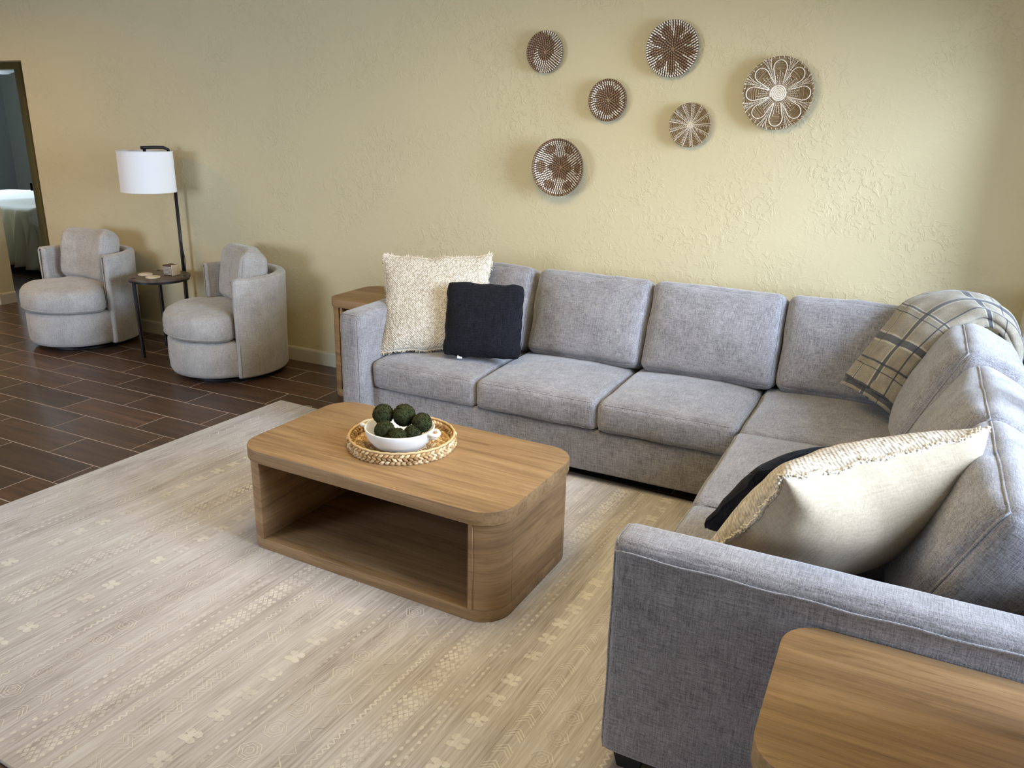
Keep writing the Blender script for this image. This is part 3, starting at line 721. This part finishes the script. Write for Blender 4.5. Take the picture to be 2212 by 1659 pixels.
# ------------------------------------------------------------------ side table, lamp and small things
m, N, L, b = mat('dark_wood_top'); t = tex(N, L, (5, 60, 5), 1, 4, .6, .8)
L.new(ramp(N, L, t.outputs[0], [(.3, (.075, .052, .038)), (.7, (.16, .118, .09))]), b.inputs['Base Color']); b.inputs['Roughness'].default_value = .45
M_dwood = m
SX, SY = -4.59, 3.79
st = empty('side_table', (SX, SY, 0), 0, 'small round side table with black legs between the two swivel chairs', 'table')
mb = MB(); mb.lathe([(0, .534), (.200, .534), (.203, .537), (.203, .549), (.200, .552), (0, .552)], 64); obj('table_top', mb.mesh(sharp=.5), M_dwood, st, label='dark brown wood top')
mb = MB(); mb.lathe([(.176, .520), (.196, .520), (.196, .534), (.176, .534)], 48, True); obj('rim', mb.mesh(sharp=.5), M_black, st)
a_leg = math.atan2(3.63-SY, -4.617-SX)
for k in range(3):
    a = a_leg+k*2*PI/3; mb = MB(); mb.tube([(.176*math.cos(a), .176*math.sin(a), .0), (.186*math.cos(a), .186*math.sin(a), .555)], .0125, 12); obj('leg', mb.mesh(sharp=.7), M_black, st)
mb = MB()
for k in range(3):
    a = a_leg+k*2*PI/3; mb.tube([(0, 0, .527), (.18*math.cos(a), .18*math.sin(a), .527)], .006, 6)
obj('cross_brace', mb.mesh(), M_black, st)

m, N, L, b = mat('pale_wood'); t = tex(N, L, (4, 60, 60), 1, 3, .5, .4)
L.new(ramp(N, L, t.outputs[0], [(.3, (.56, .44, .28)), (.7, (.74, .62, .44))]), b.inputs['Base Color']); b.inputs['Roughness'].default_value = .55
M_pale = m
for (x, y, lab) in ((-4.655, 3.735, 'round pale wooden coaster lying near the chair beside the doorway'), (-4.535, 3.695, 'round pale ridged wooden coaster in front of the small box')):
    c_ = empty('coaster', (x, y, .553), 0, lab, 'coaster')
    mb = MB(); mb.lathe([(0, 0), (.044, 0), (.047, .003), (.047, .008), (.045, .010), (.040, .011), (.036, .009), (0, .009)], 32); obj('disc', mb.mesh(sharp=.6), M_pale, c_)
    mb = MB()
    for i in range(-3, 4): wv = math.sqrt(max(0, .034**2-(i*.0095)**2)); mb.tube([(i*.0095, -wv, .0092), (i*.0095, wv, .0092)], .0022, 5)
    obj('ridges', mb.mesh(), M_pale, c_)
# patterned box with a plain end
bx = empty('coaster_box', (-4.525, 3.845, .553), math.radians(6), 'little box with brown and white zigzag sides and a plain pale end', 'box')
obj('lid', bbox(-.042, .034, -.037, .037, .062, .070, .002), plain('brown_card', (.10, .055, .04), .6), bx)
obj('body', bbox(-.040, .033, -.035, .035, 0, .062, .002), plain('brown_card_dark', (.13, .08, .06), .6), bx)
obj('end_panel', bbox(.034, .041, -.038, .038, 0, .072, .0015), M_pale, bx, label='plain pale wooden end')
zz = MB()
for r_ in range(6):
    z = .006+r_*.0095
    for i in range(7):
        x0 = -.037+i*.0098
        for q in ((x0, z, x0+.0045, z+.005), (x0+.0045, z+.005, x0+.009, z)):
            dx, dz = q[2]-q[0], q[3]-q[1]; l = math.hypot(dx, dz); nx, nz_ = -dz/l*.0014, dx/l*.0014; yy = -.0357
            zz.add([(q[0]+nx, yy, q[1]+nz_), (q[0]-nx, yy, q[1]-nz_), (q[2]-nx, yy, q[3]-nz_), (q[2]+nx, yy, q[3]+nz_)], [(0, 1, 2, 3)])
obj('zigzag_pattern', zz.mesh(smooth=False), plain('white_ink', (.78, .74, .68), .6), bx, kind='stuff')

# floor lamp: pole behind the side table, drum shade hung forward
PX, PY = -4.625, 4.035; HX, HY = -4.675, 3.86
lamp = empty('floor_lamp', (PX, PY, 0), 0, 'arc floor lamp with black pole and white drum shade behind the side table', 'lamp')
mb = MB(); mb.lathe([(0, 0), (.05, 0), (.06, .004), (.06, .016), (.05, .02), (0, .02)], 40); obj('base', mb.mesh(sharp=.6), M_black, lamp)
mb = MB(); mb.tube([(0, 0, .02), (0, 0, 1.30)], .0115, 12); obj('pole', mb.mesh(), M_black, lamp)
d_ = Vector((HX-PX, HY-PY, 0)); mb = MB()
pts = [Vector((0, 0, 1.30))]+[Vector((0, 0, 1.30))+Vector((d_.x*q, d_.y*q, zz_)) for q, zz_ in ((.03, .045), (.12, .078), (.28, .090), (.6, .092), (1.0, .090), (1.12, .089))]
mb.tube(pts, .0105, 10); obj('arm', mb.mesh(), M_black, lamp)
mb = MB(); mb.tube([(d_.x, d_.y, 1.385), (d_.x, d_.y, 1.24)], .010, 10); mb.tube([(d_.x, d_.y, 1.30), (d_.x, d_.y, 1.23)], .022, 12); obj('socket', mb.mesh(), M_black, lamp)
m, N, L, b = mat('lamp_shade_linen'); b.inputs['Base Color'].default_value = (.86, .86, .86, 1); b.inputs['Roughness'].default_value = .85; b.inputs['Subsurface Weight'].default_value = .0
t = tex(N, L, (1, 1, 1), 260, 2); bump(N, L, b, t.outputs[0], .15, .0008); M_shade = m
mb = MB(); rs, z0, z1 = .176, 1.105, 1.368
mb.lathe([(rs, z0), (rs-.002, z1), (rs-.005, z1), (rs-.003, z0)], 72, True, T(d_.x, d_.y, 0)); obj('lamp_shade', mb.mesh(sharp=.6), M_shade, lamp, label='white fabric drum shade')
for z in (z0, z1):
    mb = MB(); mb.lathe([(rs+.0008, z-.003), (rs+.0008, z+.003), (rs-.006, z+.003), (rs-.006, z-.003)], 72, True, T(d_.x, d_.y, 0)); obj('shade_ring', mb.mesh(), M_white, lamp)
for k in range(3):
    a = k*2*PI/3+.4; mb = MB(); mb.tube([(d_.x, d_.y, 1.355), (d_.x+(rs-.004)*math.cos(a), d_.y+(rs-.004)*math.sin(a), 1.355)], .002, 5); obj('spider_arm', mb.mesh(), M_black, lamp)
mb = MB(); mb.tube([(.012, -.012, .75), (.030, -.014, .70), (.040, -.014, .63), (.036, -.013, .55), (.03, -.012, .3), (.03, -.01, .02)], .0028, 6); obj('cord', mb.mesh(), M_blackm, lamp)

# ------------------------------------------------------------------ wicker tray, bowl, moss balls
m, N, L, b = mat('water_hyacinth'); oi = N.new('ShaderNodeNewGeometry'); t = tex(N, L, (1, 1, 1), 90, 4, .6)
f_ = math_(N, L, 'MULTIPLY_ADD', oi.outputs['Random Per Island'], .7, math_(N, L, 'MULTIPLY', t.outputs[0], .3))
L.new(ramp(N, L, f_, [(.12, (.26, .135, .045)), (.45, (.50, .32, .14)), (.85, (.78, .62, .38))]), b.inputs['Base Color']); b.inputs['Roughness'].default_value = .55
M_hya = m
TX, TY_, TZ = -1.615, 2.350, .423
tray = empty('wicker_tray', (TX, TY_, TZ), 0, 'round braided wicker tray on top of the coffee table', 'tray')
def leaf(mb, c, d, n, L_, W, Hh):
    """one plump straw of braid: centre c, direction d, surface normal n"""
    d = d.normalized(); s = n.cross(d).normalized(); vs = []
    for q, wq, hq in ((-.5, .15, .1), (-.25, .8, .7), (0, 1, 1), (.25, .8, .7), (.5, .15, .1)):
        p = c+d*L_*q; vs += [p-s*W/2*wq, p+n*Hh*hq-s*W/4*wq, p+n*Hh*hq+s*W/4*wq, p+s*W/2*wq]
    fs = [(i*4+j, i*4+j+1, i*4+5+j, i*4+4+j) for i in range(4) for j in range(3)]
    mb.add(vs, fs)
mb = MB(); mb.lathe([(0, .0), (.196, .0), (.2, .004), (.2, .008), (0, .008)], 64); obj('tray_bottom', mb.mesh(), plain('dark_wicker', (.17, .085, .032), .8), tray)
mb = MB(); mb.lathe([(.190, .006), (.199, .006), (.203, .042), (.194, .042)], 64, True); obj('side_wall', mb.mesh(), plain('wicker_core', (.20, .105, .04), .8), tray)
mb = MB(); r_ = .012; ring = 0
while r_ < .188:
    n = max(6, int(2*PI*r_/.013))
    for i in range(n):
        a = 2*PI*(i+.5*(ring % 2))/n; c_ = Vector((r_*math.cos(a), r_*math.sin(a), .008)); tg = Vector((-math.sin(a), math.cos(a), 0)); rd = Vector((math.cos(a), math.sin(a), 0))
        leaf(mb, c_, tg+rd*(.75 if ring % 2 else -.75), Vector((0, 0, 1)), .022, .0105, .006+R.uniform(-.001, .002))
    r_ += .0105; ring += 1
obj('woven_bottom', mb.mesh(), M_hya, tray, kind='stuff')
mb = MB()
for row, (z, sgn) in enumerate(((.010, 1), (.021, -1), (.033, 1))):
    n = 66
    for i in range(n):
        a = 2*PI*(i+.33*row)/n
        for rr_, nn in ((.2015, 1), (.191, -1)):
            c_ = Vector((rr_*math.cos(a), rr_*math.sin(a), z)); tg = Vector((-math.sin(a), math.cos(a), 0)); rd = Vector((math.cos(a), math.sin(a), 0))*nn
            leaf(mb, c_, tg+Vector((0, 0, .62*sgn)), rd, .026, .0125, .0065+R.uniform(-.001, .002))
obj('woven_side', mb.mesh(), M_hya, tray, kind='stuff')
mb = MB(); mb.tube([(.1985*math.cos(2*PI*i/96), .1985*math.sin(2*PI*i/96), .044+.0012*math.sin(i*1.9)) for i in range(96)], .0048, 6, True)
obj('rim', mb.mesh(), plain('pale_wicker', (.62, .44, .22), .6), tray)
mb = MB()
for i in range(60):
    a = 2*PI*i/60; c_ = Vector((.200*math.cos(a), .200*math.sin(a), .0035)); leaf(mb, c_, Vector((-math.sin(a), math.cos(a), 0)), Vector((math.cos(a), math.sin(a), 0)), .024, .010, .006)
obj('foot_braid', mb.mesh(), M_hya, tray, kind='stuff')

m, N, L, b = mat('white_ceramic'); b.inputs['Base Color'].default_value = (.80, .79, .76, 1); b.inputs['Roughness'].default_value = .38
t = tex(N, L, (3, 3, 60), 1, 3); bump(N, L, b, t.outputs[0], .2, .001); M_cer = m
BX, BY, BZ = -1.578, 2.282, .438
bowl = empty('serving_bowl', (BX, BY, BZ), math.radians(8), 'white ceramic bowl with two loop handles sitting in the wicker tray', 'bowl')
mb = MB(); mb.lathe([(0, .006), (.058, .006), (.060, 0), (.070, 0), (.073, .008), (.095, .022), (.115, .045), (.126, .070), (.1295, .088), (.1285, .091), (.1255, .091), (.1235, .086), (.118, .066), (.104, .040), (.082, .020), (.05, .012), (0, .011)], 72)
obj('body', mb.mesh(), M_cer, bowl)
for s in (-1, 1):
    mb = MB(); mb.tube([(s*.124, -.026, .083), (s*.142, -.024, .082), (s*.153, -.013, .079), (s*.156, 0, .077), (s*.153, .013, .079), (s*.142, .024, .082), (s*.124, .026, .083)], .0068, 10)
    mb.tube([(s*.118, 0, .058), (s*.138, 0, .060), (s*.153, 0, .075)], .006, 8); obj('handle', mb.mesh(), M_cer, bowl)
m, N, L, b = mat('moss'); t = tex(N, L, (1, 1, 1), 140, 4, .7); g_ = N.new('ShaderNodeNewGeometry')
f_ = math_(N, L, 'MULTIPLY_ADD', g_.outputs['Random Per Island'], .55, math_(N, L, 'MULTIPLY', t.outputs[0], .5))
L.new(ramp(N, L, f_, [(.15, (.006, .008, .003)), (.55, (.026, .030, .012)), (.9, (.115, .125, .055))]), b.inputs['Base Color']); b.inputs['Roughness'].default_value = .95; b.inputs['Specular IOR Level'].default_value = .1
M_moss = m
def moss_ball(x, y, z, r, seed, label):
    t = empty('moss_ball', (x, y, z-r), 0, label, 'moss ball', 'green moss balls in the white bowl')
    mb = MB(); n, k = 30, 20
    def f(a, b_):
        d = Vector((math.sin(b_*PI)*math.cos(a*2*PI), math.sin(b_*PI)*math.sin(a*2*PI), -math.cos(b_*PI)))
        return d*(r*(1+.05*noise.noise(d*6+Vector((seed, 0, 0)))+.05*noise.noise(d*22+Vector((seed, 0, 0)))))+Vector((0, 0, r))
    mb.grid(f, n, k, True); obj('core', mb.mesh(weld=.0002), M_moss, t)
    rr = random.Random(seed); fb = MB()
    for i in range(620):
        d = Vector((rr.gauss(0, 1), rr.gauss(0, 1), rr.gauss(0, 1))).normalized(); tt = d.orthogonal().normalized(); tt = Matrix.Rotation(rr.uniform(0, 6.28), 3, d) @ tt
        p = d*r*.985+Vector((0, 0, r)); fb.tube([p-tt*.0035, p+d*rr.uniform(.001, .0032), p+tt*.0035-d*.0008], .00075, 3)
    obj('moss_fibres', fb.mesh(), M_moss, t, kind='stuff')
def ray(px, py): return fw*F+rt*(px-1106)-up*(py-829.5)
def at_z(px, py, z): d = ray(px, py); return Vector((0, 0, H))+d*((z-H)/d.z)
for i, (x, y, z, r, lab) in enumerate(((-1.642, 2.270, .566, .0380, 'dark green moss ball, left one of the three on top'), (-1.570, 2.300, .566, .0415, 'dark green moss ball, the largest, on top in the middle'),
        (-1.492, 2.300, .551, .0360, 'dark green moss ball at the right against the bowl rim'), (-1.607, 2.228, .521, .0375, 'dark green moss ball low at the left front of the bowl'),
        (-1.540, 2.212, .515, .0330, 'dark green moss ball low in the middle at the bowl front'), (-1.508, 2.262, .517, .0320, 'dark green moss ball low between the front one and the right one'))):
    moss_ball(x, y, z, r, i+1, lab)

# ------------------------------------------------------------------ wall baskets
def m_straw(name, c1, c2, s=1):
    m, N, L, b = mat(name); t = tex(N, L, (1, 1, 1), 120*s, 4, .6); gi = N.new('ShaderNodeNewGeometry')
    f = math_(N, L, 'MULTIPLY_ADD', gi.outputs['Random Per Island'], .5, math_(N, L, 'MULTIPLY', t.outputs[0], .6))
    L.new(ramp(N, L, f, [(.2, c1), (.8, c2)]), b.inputs['Base Color']); b.inputs['Roughness'].default_value = .7; return m
M_coil = m_straw('dark_coil', (.028, .015, .009), (.075, .042, .024))
M_tan = m_straw('tan_raffia', (.22, .135, .072), (.40, .26, .15))
M_thread = m_straw('white_raffia', (.78, .70, .58), (.92, .86, .76))
M_sea = m_straw('seagrass', (.115, .078, .036), (.30, .215, .115), .6)
def basket(name, cx, cz, D, depth, label, kind, coil=.0102, standoff=.018, yaw=0):
    Rr = D/2
    e = empty(name, (cx, YW-standoff-depth*.0, cz), 0, label, 'wall basket', 'woven baskets on the wall')
    e.rotation_euler = (PI/2, 0, yaw)      # local z -> world -y (towards the room), local x right, local y up
    nR = int(Rr/coil); coil = Rr/nR
    def hgt(r): return depth*(r/Rr)**2.2
    prof = [(0, hgt(0)+.004)]
    for i in range(nR):
        r0_ = i*coil
        for q in (.12, .35, .65, .88, 1.0):
            rr = r0_+coil*q; prof.append((rr, hgt(rr)+coil*.42*math.sqrt(max(0, 1-(2*q-1)**2))))
    prof.append((Rr+.001, hgt(Rr)-.004)); prof += [(Rr*.97, hgt(Rr)-.009), (Rr*.5, hgt(Rr*.5)-.006), (0, -.006)]
    mb = MB(); mb.lathe(prof, 72); obj('coil_body', mb.mesh(), M_coil if kind not in ('spoke', 'petal') else M_sea, e)
    W_ = MB(); Tn = MB(); rr2 = random.Random(int(D*1e4))
    def stitch(mbx, r, a, wd, ln, tilt=0, hh=None, lift=.0012):
        vs = []; ca, sa = math.cos(a), math.sin(a); rd = Vector((ca, sa, 0)); tg = Vector((-sa, ca, 0))
        for q in (-.5, -.18, .18, .5):
            rr = r+ln*q; z = hgt(max(0, rr))+(coil*.42 if hh is None else hh)*(math.sqrt(max(0, 1-(2*q)**2)) if hh is None else 1)+lift
            c_ = rd*rr+tg*tilt*q*ln; c_.z = z
            w2 = wd*(1 if abs(q) < .3 else .55)/2; vs += [c_-tg*w2-Vector((0, 0, .0014)), c_+Vector((0, 0, .0009)), c_+tg*w2-Vector((0, 0, .0014))]
        mbx.add(vs, [(i*3+j, i*3+j+1, i*3+4+j, i*3+3+j) for i in range(3) for j in range(2)])
    if kind in ('crescent', 'star', 'rays', 'bowl'):
        for i in range(nR):
            r = (i+.5)*coil; n = max(5, int(2*PI*r/.0118)); q = r/Rr
            for k in range(n):
                a = 2*PI*(k+.5*(i % 2))/n; deg = math.degrees(a)
                white = False
                if kind == 'crescent' and q > .36:
                    s_ = -10+118*((q-.4)/.6); e_ = -205+108*((q-.4)/.6)
                    white = (s_-deg) % 360 < (s_-e_)
                elif kind == 'star':
                    dd = abs((deg+30) % 60-30)
                    white = (.74 < q < .90 and dd > 4) or (.58 < q <= .76 and dd > 30-26*(q-.56)/.2 and False) or (.50 < q <= .76 and abs((deg) % 60-30) < 3+18*(q-.5)/.26 and False)
                    d2 = abs((deg % 60)-0); d2 = min(d2, 60-d2); white = white or (.52 < q <= .76 and d2 < 2+17*(q-.52)/.24)
                elif kind == 'rays':
                    d2 = abs((deg+8) % 40-20); lim = 3.5/max(q, .3)*.9 if q < .72 else 5+15*(q-.72)/.2
                    white = q > .93 or (q > .44 and d2 < lim)
                elif kind == 'bowl':
                    c6 = math.cos(math.radians(6*(deg-90)))
                    white = (.42-.07*c6 < q < .68+.11*c6) or (.78-.08*c6 < q < .93)
                stitch(W_ if white else Tn, r, a+rr2.uniform(-.01, .01), (.0068 if white else .0066), coil*1.12, .25)
    elif kind == 'spoke':
        for k in range(13):
            a = 2*PI*k/13+.1
            for i in range(1, nR):
                r = (i+.5)*coil; stitch(W_, r, a, .0036, coil*1.3, .05, .0042)
                stitch(W_, r-.003, a-.035-.0075/r, .0036, coil*1.3, -1.0, .0042)
        for k in range(11): stitch(W_, .008, 2*PI*k/11, .003, .012, 0, .0045)
        for i in range(1, nR):
            n = int(2*PI*(i+.5)*coil/.05)+3
            for k in range(n):
                a = 2*PI*k/n+i; r = (i+.5)*coil
                Tn.tube([(r*math.cos(a+q), r*math.sin(a+q), hgt(r)+.0048) for q in (-.02/r, 0, .02/r)], .0012, 4)
    elif kind == 'petal':
        def thr(pts, w_=.0022):
            W_.tube([(x, y, hgt(math.hypot(x, y))+.0062) for x, y in pts], w_, 5)
        for k in range(8):
            a = 2*PI*k/8+PI/2+.02; pts = []
            for i in range(13):
                s = -1+2*i/12; rp = Rr*(.45+.45*math.sqrt(max(0, 1-s*s))) if abs(s) < 1 else Rr*.45
                an = a+s*.37*(.62+.38*(rp/Rr)) ; 
                if abs(s) > .95: rp = Rr*.45
                pts.append((rp*math.cos(an), rp*math.sin(an)))
            pts = [(Rr*.28*math.cos(a-.36), Rr*.28*math.sin(a-.36))]+pts+[(Rr*.28*math.cos(a+.36), Rr*.28*math.sin(a+.36))]
            thr(pts)
            for i in range(16):
                r = Rr*(.30+.68*i/15)
                for s in (-1, 1):
                    aa = a+PI/8+s*(.035+.0*i); stitch(W_, r, aa, .0026, .008, .7*s, .0058)
                    if r > Rr*.62: stitch(W_, r, a+PI/8+s*.13*(r/Rr)**3, .0026, .008, .3*s, .0058)
        for k in range(44):
            a = 2*PI*k/44; 
            for i in range(5+(k % 3)):
                r = Rr*(.27+.055*i); stitch(W_, r, a+.02*(i % 2), .0024, .0085, .35, .0058)
        for k in range(46):
            a = 2*PI*k/46; stitch(W_, Rr*(.955+.03*(k % 2)), a, .0026, .010, .5, .0058)
        n = 150; sp = []
        for i in range(n):
            q = i/n; r = Rr*.235*q; a = q*2*PI*4.6; sp.append((r*math.cos(a), r*math.sin(a), hgt(r)+.006))
        cw = MB(); cw.tube(sp, .0040, 6); cw.lathe([(0, .003), (Rr*.24, .003), (Rr*.245, 0)], 36)
        obj('centre_spiral', cw.mesh(), M_thread, e, label='cream spiral centre')
        for i in range(3, nR):
            for k in range(26):
                a = 2*PI*k/26+i*1.7; r = (i+rr2.random())*coil; ln = .022/r
                Tn.tube([(r*math.cos(a+q*ln), r*math.sin(a+q*ln), hgt(r)+.0048) for q in (-1, 0, 1)], .0013, 4)
    mt2 = M_tan if kind not in ('spoke', 'petal') else m_straw('seagrass_light', (.26, .19, .10), (.46, .34, .19))
    if Tn.v: obj('tan_stitching' if kind not in ('spoke', 'petal') else 'grass_strands', Tn.mesh(), mt2, e, kind='stuff')
    if W_.v: obj('white_stitching', W_.mesh(), M_thread, e, kind='stuff')
    return e
basket('wall_basket', -1.860, 1.958, .205, .014, 'small round basket with a cream crescent, top left of the wall group', 'crescent')
basket('wall_basket', -1.497, 1.724, .205, .016, 'small round brown basket with a cream star ring below the crescent basket', 'star')
basket('wall_basket', -1.180, 1.962, .259, .018, 'medium round brown basket with cream rays, highest of the wall group', 'rays', .0108)
basket('wall_basket', -1.060, 1.612, .208, .014, 'small round straw basket stitched with cream herringbone spokes', 'spoke', .0075)
basket('wall_basket', -.658, 1.761, .322, .020, 'large round straw basket with cream petal outlines and spiral centre', 'petal', .0105)
basket('wall_basket', -1.745, 1.381, .297, .050, 'medium bowl-shaped brown and cream basket, lowest of the wall group', 'bowl', .0100, .022)

# ------------------------------------------------------------------ bedroom seen through the doorway
bed = empty('bed', (-9.0, 6.0, 0), 0, 'bed with rumpled white duvet seen through the bedroom doorway', 'bed')
obj('bed_frame', bbox(-1.2, 1.05, -.82, .85, .10, .30, .01), M_blackm, bed)
for x_, y_ in ((-1.1, -.75), (.95, -.75), (-1.1, .75), (.95, .75)): obj('leg', bbox(x_-.03, x_+.03, y_-.03, y_+.03, 0, .10, .003), M_blackm, bed)
me, f = cushion(1.10, .84, .12, .05, n=(10, 8, 3), bz=.01, wr=.003); obj('mattress', me, plain('mattress_white', (.7, .7, .7), .9), bed, T(-.05, 0, .42))
dv = MB()
def duv(a, b_):
    x = -1.2+2.36*a; v = b_*2.6       # v along the drape: hangs at the near side, over the top, to the far side
    hang = .40+.10*math.sin(a*2.2+.2)*1+.05*max(0, math.sin(a*9))
    n_ = noise.noise(Vector((x*2.4, v*2, 3)))*.03
    if v < .45:
        t = v/.45; y = -.90-.05*(1-t)-(.045*math.sin(x*31+math.sin(v*6))+.035*math.sin(x*67+v*5))*(1-t)**.6+n_*.9; z = .62-hang*(1-t)-.0
    elif v < .55:
        t = (v-.45)/.10; an = t*PI/2; y = -.90+.09*(1-math.cos(an))*1.0; z = .62+.05*math.sin(an)
    else:
        t = (v-.55)/2.05; y = -.81+1.70*min(1, t*1.05); z = .67+.012*math.sin(x*7)+n_-.25*max(0, t-.95)*6
    xx = x+.05*math.sin(b_*9)*(1 if a > .9 else 0)
    if a > .93: z -= (a-.93)/.07*.30*(1 if v > .45 else .25); xx += .0
    return Vector((xx, y, z))
dv.grid(duv, 90, 60); o = obj('duvet', dv.mesh(), plain('white_duvet', (.74, .73, .68), .9, sheen=.2), bed); md = o.modifiers.new('s', 'SOLIDIFY'); md.thickness = .02
fan = empty('ceiling_fan', (-10.35, 6.6, 2.0), 0, 'pale ceiling fan light glimpsed at the top of the bedroom doorway', 'ceiling fan')
mb = MB(); mb.lathe([(0, .03), (.06, .035), (.15, .07), (.20, .11), (.20, .13), (0, .13)], 40); obj('glass_dome', mb.mesh(), plain('frosted_dome', (.75, .78, .85), .4), fan)
mb = MB(); mb.lathe([(0, .13), (.205, .13), (.21, .15), (.12, .20), (.03, .22), (.03, .52), (0, .52)], 40); obj('motor_housing', mb.mesh(sharp=.6), plain('fan_metal', (.32, .36, .30), .4), fan)
for k in range(5): obj('blade', bbox(.18, .66, -.065, .065, .165, .175, .003, 1), plain('fan_blade', (.30, .34, .28), .5), fan, RZ(k*2*PI/5+.3))
